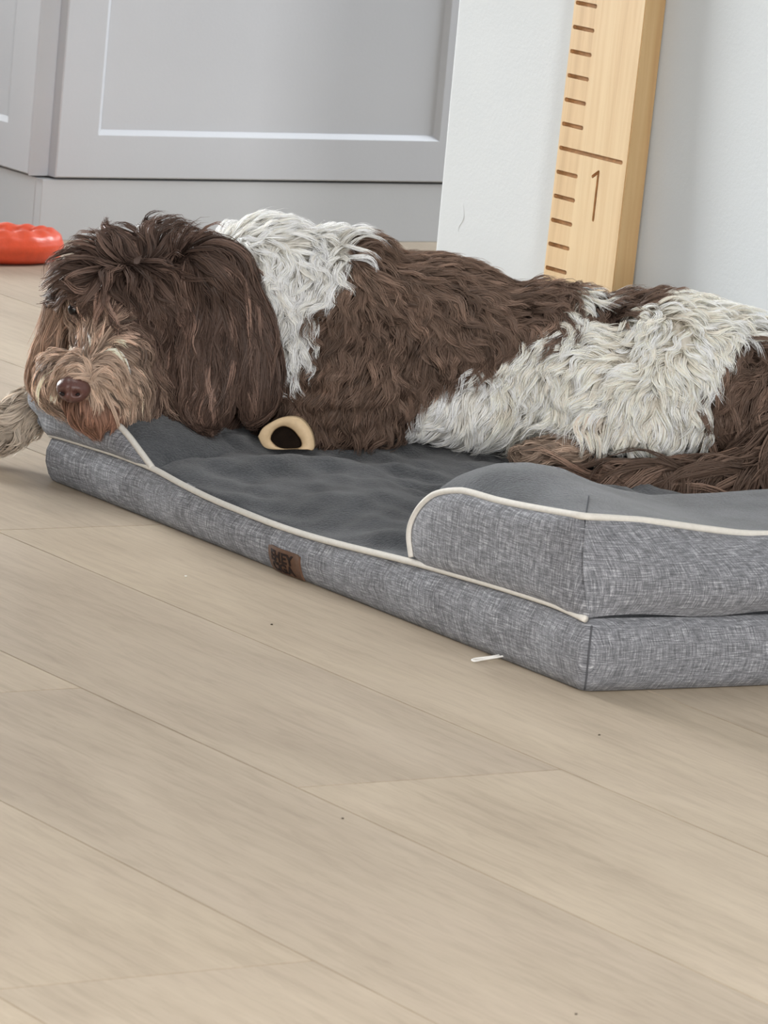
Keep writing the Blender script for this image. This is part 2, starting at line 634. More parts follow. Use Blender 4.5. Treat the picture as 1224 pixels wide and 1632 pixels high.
prof = [(0.0, -0.012), (0.004, -0.001), (0.15, 0.003), (0.4, 0.0065), (0.65, 0.0065), (0.88, 0.003), (0.97, -0.001), (1.0, -0.006)]
V = []
for i, (x, y) in enumerate(per):
    a, b = Vector(per[i - 1]), Vector(per[(i + 1) % NP])
    t = (b - a).normalized()
    nrm = Vector((t.y, -t.x))
    if nrm.dot(Vector((x - BW / 2, y - BL / 2))) < 0:
        nrm = -nrm
    zt = ztop(x, y)
    wob = 0.0012 * math.sin(y * 61 + x * 47) + 0.0010 * math.sin(y * 137 + 2)
    bul = 1.0
    sag = -0.010 * math.exp(-((y) / 0.05) ** 2) if x > 0.02 else 0.0
    for s, o in prof:
        oo = o * bul + (wob if 0.1 < s < 0.9 else 0)
        q = Vector((x, y)) + nrm * oo
        if y < 0.05 and x > 0.02:   # the near side bellies out towards the camera
            q.y -= 0.016 * math.sin(math.pi * min(1, x / BW)) * (1 - 0.4 * s)
        V.append((q.x, q.y, 0.0008 + s * zt))
mesh('base_cover', V, grid_faces(NP, len(prof), True) + [tuple(i * len(prof) for i in range(NP))], MT['linen'], bed)

# sleeping surface
NX, NY = 90, 120
V = []


def plush_wrinkle(x, y):
    z = -0.006 * math.exp(-(((x - 0.045) / 0.012) ** 2 + ((y - 0.43) / 0.02) ** 2))
    z += 0.0050 * math.sin(31 * x + 17 * y + 1.3 * math.sin(19 * y)) * math.sin(23 * y - 9 * x + 0.7)
    z += 0.0036 * math.sin(70 * x + 28 * y + 2.1 * math.sin(33 * x)) * math.sin(41 * y + 13 * x)
    z += 0.0018 * math.sin(120 * x - 50 * y) * math.sin(95 * y + 60 * x)
    return z


def bed_top(x, y):
    e = min(x, BW - x) / 0.07
    e = max(0.0, min(1.0, e))
    rise = math.sin(e * math.pi / 2)
    return ztop(x, y) + 0.008 * rise + plush_wrinkle(x, y) * (0.25 + 0.75 * rise)


for i in range(NX):
    for j in range(NY):
        x = 0.002 + (BW - 0.004) * (i / (NX - 1)) ** 1.25
        y = 0.006 + (BL - 0.012) * j / (NY - 1)
        z = bed_top(x, y)
        if i == 0 or i == NX - 1 or j == 0 or j == NY - 1:
            z = ztop(x, y) - 0.006
        V.append((x, y, z))
mesh('sleeping_surface', V, grid_faces(NX, NY), MT['plush'], bed)

# piping along the front top edge
tube('base_piping', [(-0.0025, y, smoothz(y) + 0.0005) for y in np.linspace(0.004, BL - 0.004, 110)], 0.0029, MT['cord'], bed)

# bolsters ------------------------------------------------------------
E_R = [(0.022, 0.142), (0.085, 0.1355), (0.138, 0.131), (0.178, 0.1295), (0.200, 0.127), (0.230, 0.118), (0.250, 0.104), (0.261, 0.089), (0.2635, 0.075), (0.257, 0.058)]
E_L = [(0.905, 0.058), (0.925, 0.066), (0.926, 0.078), (0.905, 0.088), (0.860, 0.092), (0.815, 0.090), (0.775, 0.083), (0.74, 0.073), (0.71, 0.060), (0.688, 0.050)]


def bolster(E, outer, length, puff, pz, side, squash=None, name='bolster'):
    """E: end profile from the outer piping over the top to the inner foot.
    outer: (y, z) foot of the outer panel. Returns the plush part with its sub-parts."""
    n = 34
    prof0 = smooth_path(E, n)
    xs = np.array([0, 0.006, 0.014, 0.025, 0.04, 0.055, 0.075, 0.1, 0.13, 0.165, 0.2, 0.24, 0.28, 0.33, 0.38, 0.44, 0.5, length])
    V = []
    pipe = []
    for x in xs:
        pf = np.interp(x, *puff)
        drop = np.interp(x, *pz)
        for k in range(n):
            t = k / (n - 1)
            y, z = prof0[k]
            z2 = z + drop * (1 - t)
            if squash:
                z2 = 0.050 + (z2 - 0.050) * np.interp(x, *squash)
            bmp = math.sin(math.pi * min(1, t * 1.02)) ** 0.8
            wr = 0.0016 * math.sin(46 * x + 9 * t) * math.sin(13 * t + 21 * x) * min(1, x / 0.05)
            a0 = prof0[max(0, k - 1)]; a1 = prof0[min(n - 1, k + 1)]
            tg = (a1 - a0) / np.linalg.norm(a1 - a0)
            nn = np.array([-tg[1], tg[0]])
            if nn[1] < 0 and k < n * 0.5:
                nn = -nn
            if side > 0 and nn @ (prof0[k] - np.array([0.13, 0.05])) < 0: nn = -nn
            if side < 0 and nn @ (prof0[k] - np.array([0.81, 0.03])) < 0: nn = -nn
            pos = np.array([y, z2]) + nn * (pf * bmp + wr * bmp)
            V.append((x, pos[0], pos[1]))
            if k == 0:
                pipe.append((x, pos[0] - 0.0015 * side, pos[1]))
    part = mesh(name, V, grid_faces(len(xs), n), MT['plush'], bed)
    # end panel (linen): closed outline, filled with rings that belly out
    foot = [outer, (outer[0] + side * 0.02, outer[1] - 0.003)]
    low = [(E[-1][0] + (outer[0] - E[-1][0]) * s, np.interp(E[-1][0] + (outer[0] - E[-1][0]) * s, PIP_Y, PIP_Z) - 0.001) for s in np.linspace(0.08, 0.95, 12)]
    up = [(outer[0] + (E[0][0] - outer[0]) * s, outer[1] + (E[0][1] - outer[1]) * s) for s in (0.0, 0.2, 0.4, 0.6, 0.8)]
    loop = [tuple(q) for q in prof0] + low + up
    cx, cz = np.mean([q[0] for q in loop]), np.mean([q[1] for q in loop])
    V, Fc = [], []
    rings = [1.0, 0.985, 0.95, 0.88, 0.75, 0.55, 0.3]
    m = len(loop)
    for r in rings:
        for q in loop:
            bul = 0.010 * (1 - r ** 5) ** 0.6
            V.append((-0.0005 - bul, cx + (q[0] - cx) * r, cz + (q[1] - cz) * r))
    V.append((-0.0105, cx, cz))
    for i in range(len(rings) - 1):
        for k in range(m):
            Fc.append((i * m + k, i * m + (k + 1) % m, (i + 1) * m + (k + 1) % m, (i + 1) * m + k))
    for k in range(m):
        Fc.append(((len(rings) - 1) * m + k, (len(rings) - 1) * m + (k + 1) % m, len(rings) * m))
    mesh('end_panel', V, Fc, MT['linen'], part)
    # outer panel (linen)
    V = []
    for xi, x in enumerate(xs):
        py, pzz = pipe[xi][1], pipe[xi][2]
        for k in range(9):
            s = k / 8
            y = outer[0] + (py - outer[0]) * s ** 1.6
            z = outer[1] + 0.002 * math.sin(x * 40) + (pzz - outer[1]) * s
            bl = (0.010 + 0.010 * min(1, x / 0.2)) * min(1, x / 0.03) * math.sin(math.pi * min(1, s * 1.05)) ** 0.8 if s < 0.96 else 0
            if side > 0:
                y -= 0.016 * math.sin(math.pi * min(1, x / BW)) * (1 - s) * 0.75
            V.append((x - 0.006 * math.sin(math.pi * s) * max(0, 1 - x / 0.02), y - side * bl, z))
    mesh('outer_panel', V, grid_faces(len(xs), 9), MT['linen'], part)
    # piping: up the end profile from the inner foot, round to the outer edge, then along it
    path = [(-0.003, q[0], q[1]) for q in prof0[::-1]]
    if side < 0:
        path = path[:-9]
    else:
      path = path[:-1] + [(-0.0015, prof0[0][0] - side * 0.001, prof0[0][1])] + pipe[2:]
    sp = smooth_path(path, 150)
    tube('piping', sp, 0.0030, MT['cord'], part)
    return part


bol_r = bolster(E_R, (0.004, 0.0615), 0.60, ([0, 0.006, 0.02, 0.05, 0.09, 0.14, 0.2, 0.3, 0.6], [0, 0.006, 0.016, 0.024, 0.025, 0.012, 0.003, 0.002, 0.012]),
        ([0, 0.06, 0.124, 0.173, 0.3, 0.6], [0.0, -0.005, -0.014, -0.020, -0.022, -0.015]), 1)
_bv = BVHTree.FromPolygons([v.co[:] for v in bol_r.data.vertices], [p.vertices[:] for p in bol_r.data.polygons])
sm = []
for t in np.linspace(0.02, 1.0, 14):
    hit = _bv.ray_cast(Vector((0.002 + 0.055 * t, 0.024 + 0.072 * t, 0.4)), Vector((0, 0, -1)))[0]
    if hit is not None:
        sm.append(hit)
if len(sm) > 3:
    tube('top_seam', sm, 0.0006, MT['seam'], bol_r, 6)
bolster(E_L, (0.893, 0.046), 0.60, ([0, 0.006, 0.02, 0.05, 0.12, 0.2, 0.6], [0, 0.003, 0.006, 0.007, 0.006, 0.006, 0.02]),
        ([0, 0.6], [0.0, 0.015]), -1, ([0, 0.05, 0.11, 0.17, 0.4, 0.6], [1, 0.9, 0.5, 0.2, 0.2, 0.8]))
# back bolster, along the wall side
V = []
ys = np.linspace(0.03, BL - 0.02, 40)
for y in ys:
    sq = 0.045 * math.exp(-((y - 0.55) / 0.22) ** 2)
    for k in range(22):
        a = math.pi * k / 21
        x = 0.600 - 0.082 * math.cos(a)
        z = 0.055 + (0.088 - sq) * math.sin(a) ** 0.75
        V.append((x, y, z))
mesh('back_bolster', V, grid_faces(40, 22), MT['plush'], bed)

# seam down the near corner
tube('corner_seam', smooth_path([(0.0030, 0.0030, 0.002), (0.0002, -0.0014, 0.014), (-0.0014, -0.0034, 0.03), (-0.0012, -0.0032, 0.042), (0.0012, -0.0004, 0.056)], 16), 0.0008, MT['seam'], bed, 6)
# leather label sewn on the front with lettering
yA, yB, zA, zB = 0.4750, 0.4210, 0.0010, 0.0240


def front_x(y, z):
    zt = smoothz(y)
    s = max(0, min(1, (z - 0.0008) / zt))
    return -float(np.interp(s, [p[0] for p in prof], [p[1] for p in prof])) - 0.0012 * math.sin(y * 61) - 0.0010 * math.sin(y * 137 + 2)


V = []
for d in (0.0022, 0.0002):
    for i in range(10):
        for j in range(6):
            y = yA + (yB - yA) * i / 9
            z = zA + (zB - zA) * j / 5 - 0.0012 * (i in (0, 9)) * (j == 5)
            V.append((front_x(y, z) - d, y, z))
gf = grid_faces(10, 6)
Fc = gf + [tuple(i + 60 for i in reversed(f)) for f in gf]
ring = [i * 6 for i in range(10)] + [54 + j for j in range(1, 6)] + [i * 6 + 5 for i in range(8, -1, -1)] + [j for j in range(4, 0, -1)]
for k in range(len(ring)):
    a, b = ring[k], ring[(k + 1) % len(ring)]
    Fc.append((a, b, b + 60, a + 60))
lab = mesh('label_patch', V, Fc, MT['leather'], bed, smooth=False)
tag(lab, 'brown leather label patch with stamped lettering')


def text_mesh(s, size, yleft, zbase, parent, width):
    cu = bpy.data.curves.new('txt', 'FONT')
    cu.body, cu.size, cu.extrude, cu.offset = s, size, 0.0003, 0.0004
    o = bpy.data.objects.new('txt', cu)
    COL.objects.link(o)
    dg = bpy.context.evaluated_depsgraph_get()
    me = bpy.data.meshes.new_from_object(o.evaluated_get(dg))
    bpy.data.objects.remove(o)
    w = max(v.co.x for v in me.vertices)
    for v in me.vertices:
        y = yleft - v.co.x / w * width
        z = zbase + v.co.y
        v.co = (front_x(y, z) - 0.0024 - v.co.z, y, z)
    me.materials.append(MT['ink'])
    return link('lettering', me, None, parent)


text_mesh('EHEY', 0.0130, 0.4690, 0.0118, lab, 0.038)
text_mesh('CIGA', 0.0110, 0.4675, 0.0028, lab, 0.035)
# white loop of cord peeping out from under the front edge
lp = [ground(px, py, z) for px, py, z in ((806, 1045, 0.004), (786, 1048.5, 0.003), (770, 1051, 0.002), (757, 1053.5, 0.0014), (752.5, 1051.8, 0.0014), (757, 1050, 0.0014), (771, 1048.3, 0.002), (787, 1046, 0.003), (808, 1041, 0.004))]
tube('pull_loop', smooth_path(lp, 60), 0.0009, MT['thread'], bed, 8)

# ------------------------------------------------------------------ small things
# hollow bone on the bed
S = 1 / 1700.0
bone = empty('marrow_bone', tuple(at(455, 715, -0.045)), 'short hollow marrow bone lying between the dog\'s front legs', 'bone')
out_px = [(411, 700), (418, 687), (432, 677), (448, 670), (464, 668), (478, 671), (490, 682), (498, 697), (501, 713), (499, 721), (488, 721), (470, 720), (450, 721), (430, 720), (418, 714)]
in_px = [(432, 698), (437, 690), (444, 685), (452, 683), (460, 685), (468, 690), (475, 698), (480, 706), (481, 714), (476, 718), (465, 719), (452, 719), (442, 716), (435, 710), (431, 704)]


BONED = -0.046


def loop_pts(pxs, d, n=44, sc=1.0, sh=(0, 0)):
    P = np.array(pxs + pxs[:3], float)
    P = smooth_path(P, n + n * 2 // len(pxs) + 8)
    L = smooth_path(np.array(pxs + [pxs[0]], float), n + 1)[:-1]
    c = L.mean(0)
    return [at(*(c + (q - c) * sc + np.array(sh) + np.array([0, -4])), d + BONED) for q in L]


n = 44
rings = [loop_pts(out_px, 0.02, n, 0.97, (4, -3)), loop_pts(out_px, -0.02, n, 0.98, (2, -2)), loop_pts(out_px, -0.046, n, 1.0), loop_pts(out_px, -0.050, n, 0.965)]
irs = [loop_pts(in_px, -0.048, n, 1.08), loop_pts(in_px, -0.044, n, 1.0), loop_pts(in_px, -0.02, n, 0.95), loop_pts(in_px, 0.02, n, 0.9)]
for k, v in enumerate(rings[3]):      # the rim is uneven
    rings[3][k] = v + np.array([0, 0, 0.0006 * math.sin(k * 0.9)])
allr = rings + irs
V = [v for r in allr for v in r]
Fc = []
for i in range(len(allr) - 1):
    for k in range(n):
        Fc.append((i * n + k, i * n + (k + 1) % n, (i + 1) * n + (k + 1) % n, (i + 1) * n + k))
Fc.append(tuple((len(allr) - 1) * n + k for k in range(n)))
Fc.append(tuple(range(n)))
mesh('bone_ring', V, Fc, MT['bone'], bone)
mr = loop_pts(in_px, -0.034, n, 0.975)
mesh('marrow', mr + loop_pts(in_px, 0.012, n, 0.9), [tuple(range(n)), tuple(range(n, 2 * n))] + [(k, (k + 1) % n, n + (k + 1) % n, n + k) for k in range(n)], MT['marrow'], bone, False)

# orange rubber chew toy: a fat ring with moulded ribs
toy = empty('chew_toy', (0.69, 2.17, 0), 'orange-red ribbed rubber chew toy on the floor beside the cabinet plinth', 'dog toy')
V = []
NU, NV = 120, 28
tc = Vector((0.658, 2.195, 0.0))
ax = Vector((math.cos(-0.15), math.sin(-0.15), 0))
ay = Vector((-ax.y, ax.x, 0))
for i in range(NU):
    u = 2 * math.pi * i / NU
    for j in range(NV):
        v = 2 * math.pi * j / NV
        rr = 0.0205
        rib = 0.0013 * math.cos(u * 17) * max(0, math.sin(v)) ** 2 + 0.0007 * math.cos(9 * v) * max(0, math.cos(v - 0.5))
        R = rr + rib
        A, B = 0.100 - 0.0205, 0.055 - 0.0205
        q = tc + ax * (math.cos(u) * (A + R * math.cos(v))) + ay * (math.sin(u) * (B + R * math.cos(v)))
        V.append((q.x, q.y, 0.0213 + R * 1.02 * math.sin(v)))
Fc = []
for i in range(NU):
    for j in range(NV):
        a, b = i * NV, ((i + 1) % NU) * NV
        Fc.append((a + j, b + j, b + (j + 1) % NV, a + (j + 1) % NV))
mesh('ring_body', V, Fc, MT['toy'], toy)

for (px, py, r, m, lb) in ((433, 996, 0.0009, 'crumb', 'tiny dark crumb on the floor in front of the bed label'),
                           (955, 1172, 0.0008, 'crumb', 'tiny dark crumb on the floor below the near corner of the bed'),
                           (546, 1305, 0.0008, 'crumb', 'tiny dark crumb just below the middle plank end joint'),
                           (918, 1617, 0.0008, 'crumb', 'tiny dark crumb nearest to the bottom edge of the photo'),
                           (296, 919, 0.0010, 'thread', 'tiny white crumb on the floor left of the bed label')):
    g = ground(px, py)
    bm = bmesh.new()
    bmesh.ops.create_icosphere(bm, subdivisions=2, radius=1)
    for v in bm.verts:
        k = 1 + 0.25 * math.sin(5 * v.co.x + 3 * v.co.y + px)
        v.co = Vector((g[0] + v.co.x * r * k * 1.3, g[1] + v.co.y * r * k, r * 0.55 + v.co.z * r * 0.55))
    me = bpy.data.meshes.new('crumb'); bm.to_mesh(me); bm.free()
    tag(link('crumb', me, MT[m]), lb, 'crumb', 'crumbs on the floor')
#DOG#
# ------------------------------------------------------------------ the dog
dog = empty('dog', tuple(at(640, 715, 0.06)), 'curly chocolate brown and white dog lying with its chin on the grey bolster', 'dog')
PXM = 1 / 1700.0
HR = np.array([math.cos(YAW), -math.sin(YAW), 0.0])
HD = np.array([math.sin(YAW), math.cos(YAW), 0.0])
HZ = np.array([0, 0, 1.0])
# (region, px, py, depth m, rx px, ry px, depth radius m, tilt deg clockwise in the picture)
PR = [
    ('body', 425, 472, 0.06, 112, 112, 0.085, 0),
    ('body', 545, 515, 0.07, 130, 138, 0.105, 10),
    ('body', 680, 556, 0.075, 195, 140, 0.115, 6),
    ('body', 865, 590, 0.075, 175, 126, 0.105, 4),
    ('body', 1055, 600, 0.06, 175, 116, 0.095, 4),
    ('body', 1150, 618, 0.055, 135, 108, 0.085, 8),
    ('body', 985, 632, -0.01, 150, 84, 0.045, 8),
    ('body', 735, 655, 0.005, 105, 62, 0.060, 0),
    ('body', 575, 605, -0.005, 92, 100, 0.050, 0),
    ('body', 480, 590, 0.02, 90, 90, 0.050, 0),
    ('leg', 575, 668, -0.022, 62, 36, 0.030, 0),
    ('leg', 510, 688, -0.020, 50, 24, 0.020, 0),
    ('leg', 455, 690, 0.02, 44, 22, 0.020, 0),
    ('head', 250, 472, -0.005, 98, 86, 0.058, 12),
    ('head', 176, 470, -0.038, 64, 62, 0.042, 0),
    ('head', 268, 575, -0.020, 88, 88, 0.045, 0),
    ('head', 310, 610, 0.01, 92, 60, 0.045, 0),
    ('muzzle', 182, 562, -0.056, 58, 50, 0.040, 0),
    ('muzzle', 146, 603, -0.083, 48, 38, 0.038, 0),
    ('muzzle', 190, 615, -0.066, 46, 40, 0.034, 0),
    ('muzzle', 98, 606, -0.066, 30, 36, 0.030, 0),
    ('muzzle', 218, 632, -0.050, 32, 44, 0.032, 0),
    ('chin', 155, 650, -0.078, 48, 24, 0.034, 10),
    ('ear', 335, 430, -0.045, 50, 44, 0.026, 0),
    ('ear', 385, 545, -0.056, 48, 108, 0.014, -14),
    ('ear', 325, 575, -0.064, 52, 88, 0.013, -4),
    ('far_ear', 108, 490, -0.010, 22, 30, 0.015, 0),
    ('far_ear', 82, 552, -0.012, 20, 72, 0.012, 20),
    ('far_leg', 330, 620, 0.055, 52, 40, 0.026, 0),
    ('far_leg', 230, 606, 0.062, 70, 34, 0.024, 0),
    ('far_leg', 125, 618, 0.068, 66, 28, 0.020, -14),
    ('far_leg', 45, 658, 0.070, 58, 26, 0.020, -30),
    ('far_leg', -10, 692, 0.062, 52, 24, 0.022, -14),
    ('far_leg', -55, 706, 0.058, 40, 20, 0.024, 0),
    ('tail', 1235, 690, -0.010, 44, 40, 0.030, 0),
    ('tail', 1212, 738, -0.050, 42, 24, 0.020, 0),
    ('tail', 1150, 755, -0.080, 58, 17, 0.016, 0),
    ('tail', 1075, 757, -0.090, 50, 13, 0.013, 0),
    ('tail', 1020, 750, -0.094, 36, 9, 0.011, 0),
    ('foot', 900, 718, -0.044, 55, 16, 0.018, 0),
    ('foot', 850, 724, -0.048, 30, 11, 0.018, 0),
]
bm = bmesh.new()
IMP = []
for reg, px, py, d, rx, ry, rd, tilt in PR:
    c = at(px, py, d)
    a = math.radians(tilt)
    ex = RT * math.cos(a) - UP * math.sin(a)
    ey = RT * math.sin(a) + UP * math.cos(a)
    ez = np.cross(ex, ey)
    R3 = np.stack([ex, ey, ez], 1)
    rad = np.array([rx * PXM, ry * PXM, rd])
    IMP.append((reg, c, R3, rad))
    m4 = Matrix.Translation(Vector(c)) @ Matrix(R3.tolist()).to_4x4() @ Matrix.Diagonal((*rad, 1))
    bmesh.ops.create_icosphere(bm, subdivisions=4, radius=1, matrix=m4)
me0 = bpy.data.meshes.new('union'); bm.to_mesh(me0); bm.free()
tmp = bpy.data.objects.new('union', me0)
COL.objects.link(tmp)
md = tmp.modifiers.new('r', 'REMESH'); md.mode = 'VOXEL'; md.voxel_size = 0.0048
md = tmp.modifiers.new('s', 'SMOOTH'); md.factor = 0.5; md.iterations = 9
dg = bpy.context.evaluated_depsgraph_get()
bme = bpy.data.meshes.new_from_object(tmp.evaluated_get(dg))
bme.name = 'body'
bpy.data.objects.remove(tmp)
bme.materials.clear()
bme.materials.append(MT['fur'])
bme.polygons.foreach_set('use_smooth', [True] * len(bme.polygons))
body = link('body', bme, None, dog)

NVB = len(bme.vertices)
BV = np.empty(NVB * 3); bme.vertices.foreach_get('co', BV); BV = BV.reshape(-1, 3)
BN = np.empty(NVB * 3); bme.vertices.foreach_get('normal', BN); BN = BN.reshape(-1, 3)
bme.calc_loop_triangles()
BT = np.empty(len(bme.loop_triangles) * 3, dtype=np.int32); bme.loop_triangles.foreach_get('vertices', BT); BT = BT.reshape(-1, 3)
BVH = BVHTree.FromPolygons(BV.tolist(), BT.tolist())
REG_NAMES = ['body', 'leg', 'head', 'muzzle', 'chin', 'ear', 'far_ear', 'far_leg', 'tail', 'foot']
RI = {n: i for i, n in enumerate(REG_NAMES)}


def region_of(P):
    best = np.full(len(P), 1e9); idx = np.zeros(len(P), int)
    for reg, c, R3, rad in IMP:
        q = ((P - c) @ R3) / rad
        # distance-like value so that small primitives do not lose to big ones
        f = (np.linalg.norm(q, axis=1) - 1) * rad.min()
        m = f < best
        best[m] = f[m]; idx[m] = RI[reg]
    return idx


def in_poly(P, poly):
    x, y = P[:, 0], P[:, 1]
    r = np.zeros(len(P), bool)
    n = len(poly)
    for i in range(n):
        x0, y0 = poly[i]; x1, y1 = poly[(i + 1) % n]
        if y0 == y1: continue
        c = (y0 > y) != (y1 > y)
        r ^= c & (x < (x1 - x0) * (y - y0) / (y1 - y0) + x0)
    return r


W_NECK = [(262, 300), (345, 300), (450, 300), (548, 330), (556, 400), (545, 445), (520, 490), (500, 520), (482, 560), (462, 585), (430, 575), (330, 560), (300, 500), (280, 400)]
W_BODY = [(630, 800), (640, 700), (655, 668), (690, 630), (722, 600), (745, 577), (800, 560), (850, 530), (880, 507), (905, 468), (915, 400), (972, 400), (966, 458), (948, 485), (930, 503),
          (945, 515), (985, 520), (1030, 497), (1062, 478), (1095, 466), (1110, 440), (1300, 440), (1300, 530), (1205, 530), (1180, 545), (1160, 580), (1128, 590), (1118, 640), (1140, 700), (1130, 760), (900, 800)]
B_SPOT = [(868, 548), (884, 520), (905, 506), (936, 505), (940, 522), (905, 542)]
LIN = lambda r, g, b: np.array(srgb(r, g, b)[:3])
C_BROWN, C_BROWN2, C_WHITE = LIN(121, 100, 87), LIN(147, 123, 106), LIN(250, 246, 238)
C_EAR, C_TAUPE, C_RUST, C_CREAM = LIN(94, 76, 67), LIN(190, 166, 147), LIN(150, 114, 96), LIN(208, 194, 178)


def colours(px, reg, jit):
    """coat pattern: chocolate with white collar, blaze and hindquarters, plus shade painted round the far eye"""
    n = len(px)
    q = px + jit
    C = np.tile(C_BROWN, (n, 1))
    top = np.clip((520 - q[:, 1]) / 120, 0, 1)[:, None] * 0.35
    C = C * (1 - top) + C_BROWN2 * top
    w = (in_poly(q, W_NECK) | in_poly(q, W_BODY)) & ~in_poly(q, B_SPOT)
    b = (reg == RI['body'])
    C[b & w] = C_WHITE
    warm = b & w & (q[:, 0] > 780)
    C[warm] = C_WHITE * np.array([0.99, 0.965, 0.925])
    pk = np.clip(1 - np.hypot((q[:, 0] - 952) / 30, (q[:, 1] - 668) / 48), 0, 1)[:, None] * 0.5
    C = np.where((b & w)[:, None], C * (1 - pk) + C * np.array([1.0, 0.80, 0.74]) * pk, C)
    C[reg == RI['leg']] = C_BROWN * 0.75
    h = reg == RI['head']
    tw = np.clip(1.25 - np.hypot((q[:, 0] - 140) / 120, (q[:, 1] - 597) / 78), 0, 1)[:, None]
    C[h] = C_EAR * 1.15
    C[h] = (C * (1 - tw) + C_TAUPE * tw)[h]
    ey = np.clip(1.5 - np.hypot((q[:, 0] - 120) / 26, (q[:, 1] - 488) / 26), 0, 1)[:, None] * 0.8  # shade of the eye hollow painted into the fur colour
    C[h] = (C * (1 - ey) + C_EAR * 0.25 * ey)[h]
    m = reg == RI['muzzle']
    C[m] = (C_EAR * 1.6 * (1 - tw) + C_TAUPE * tw)[m]
    low = np.clip((q[:, 1] - 628) / 30, 0, 1)[:, None] * np.clip((215 - q[:, 0]) / 40, 0, 1)[:, None]
    C[m] = (C * (1 - low) + C_RUST * low)[m]
    C[reg == RI['chin']] = C_RUST
    e = reg == RI['ear']
    C[e] = C_EAR
    C[reg == RI['far_ear']] = C_BROWN2 * 1.25
    C[reg == RI['far_leg']] = C_CREAM * 0.85
    C[reg == RI['tail']] = C_BROWN * 0.95
    C[reg == RI['foot']] = C_TAUPE * 0.7
    return C


# body tint attribute
tint = np.ones((NVB, 4), np.float32)
BREG = region_of(BV)
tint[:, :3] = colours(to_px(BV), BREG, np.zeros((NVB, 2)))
at_ = bme.attributes.new('tint', 'FLOAT_COLOR', 'POINT')
at_.data.foreach_set('color', tint.ravel())

# hair direction, picture-plane (dx, dy down, lift) at control points (px, py)
FLOW = {
    'body': [(330, 352, .5, -.5), (400, 345, .5, -.5), (470, 350, .7, -.3), (380, 400, .3, .8), (450, 420, .15, 1), (520, 420, .25, 1), (430, 520, .1, 1), (500, 500, -.15, 1),
             (570, 375, .8, .3), (600, 430, .4, .9), (570, 500, 0, 1), (560, 600, -.3, .9), (620, 560, -.15, 1), (660, 620, -.1, 1), (680, 420, .85, .35), (680, 500, .3, .95),
             (760, 430, .95, .35), (760, 520, .5, .8), (850, 450, .9, .4), (840, 510, .7, .7), (920, 470, .3, .9), (700, 680, -.7, .6), (740, 630, -.3, .9), (790, 690, -.5, .8),
             (830, 600, -.2, 1), (880, 560, -.7, .6), (920, 640, -.5, .8), (960, 560, -.8, .1), (1010, 600, -.4, .9), (1000, 480, .7, .4), (1060, 520, -.4, .9), (1080, 480, .5, .4), (1100, 600, .1, 1),
             (1150, 510, .9, .3), (1180, 560, -.4, .9), (1200, 620, -.6, .7), (1180, 680, -.2, 1), (1000, 690, -.2, 1), (900, 700, -.3, .9), (1080, 670, .4, .8), (1220, 520, .9, .5)],
    'head': [(200, 385, -.15, -1), (250, 380, .25, -1), (150, 400, -.6, -.9), (115, 440, -1, -.25), (105, 470, -1, .3), (300, 395, .9, -.2), (340, 420, .9, .5), (260, 430, .7, .35), (220, 440, -.2, .9),
             (165, 445, -.35, .8), (280, 480, .5, .9), (230, 520, .2, 1), (170, 510, -.1, .9), (260, 600, .05, 1), (300, 650, .1, 1), (200, 560, .5, .8), (330, 560, .1, 1)],
    'muzzle': [(150, 540, .05, -.8), (150, 560, .1, -.6), (190, 560, .8, .3), (215, 590, .5, .9), (220, 630, .2, 1), (190, 620, .6, .9), (180, 590, .9, .4), (160, 585, .7, -.1), (115, 580, -.8, .1), (95, 600, -.7, .7), (90, 630, -.3, 1), (130, 590, -.5, -.2),
               (150, 650, .15, 1), (110, 650, -.1, 1)],
    'chin': [(120, 650, -.15, 1), (200, 650, .15, 1)],
    'ear': [(320, 400, .6, .3), (345, 430, .6, .8), (300, 450, .2, 1), (390, 500, .4, .95), (330, 540, .0, 1), (420, 600, .15, 1), (360, 640, 0, 1), (290, 620, -.05, 1)],
    'far_ear': [(105, 480, -.5, .9), (70, 560, -.45, .95), (50, 620, -.05, 1)],
    'far_leg': [(200, 640, -1, .2), (60, 650, -.8, .6), (0, 690, -.9, .4), (40, 700, -.3, .9)],
    'tail': [(1240, 700, -.3, 1), (1180, 740, -.9, .3), (1080, 740, -.8, .5), (1000, 745, -.95, .25), (1120, 780, -.7, .5), (1220, 760, .1, 1)],
    'leg': [(560, 660, -.4, .9), (480, 690, -.7, .6)],
    'foot': [(880, 720, -.9, .2)],
}
# length m, thickness m, cling 0..1, wave rad, waves per strand, lock radius m, strands per lock, gravity, strand width m, lock density (per m2)
PAR = {
    'body': (0.044, 0.017, 0.90, 0.55, 0.9, 0.0052, 26, 0.1, 0.00037, 26000),
    'leg': (0.030, 0.010, 0.85, 0.6, 1.0, 0.0045, 12, 0.1, 0.00070, 26000),
    'head': (0.048, 0.020, 0.60, 0.55, 0.9, 0.0048, 15, 0.15, 0.00052, 42000),
    'muzzle': (0.046, 0.013, 0.66, 0.28, 0.6, 0.0036, 15, 0.30, 0.00050, 50000),
    'chin': (0.034, 0.010, 0.30, 0.25, 0.7, 0.0034, 15, 0.5, 0.00050, 50000),
    'ear': (0.080, 0.012, 0.45, 0.40, 1.3, 0.0050, 20, 0.35, 0.00056, 34000),
    'far_ear': (0.060, 0.008, 0.45, 0.35, 1.2, 0.0042, 16, 0.35, 0.00066, 40000),
    'far_leg': (0.036, 0.012, 0.75, 0.5, 1.0, 0.0048, 13, 0.2, 0.00075, 26000),
    'tail': (0.105, 0.016, 0.25, 0.50, 1.2, 0.0052, 16, 0.30, 0.00050, 40000),
    'foot': (0.030, 0.008, 0.8, 0.4, 1.0, 0.004, 13, 0.2, 0.0007, 34000),
}
NPT = 8


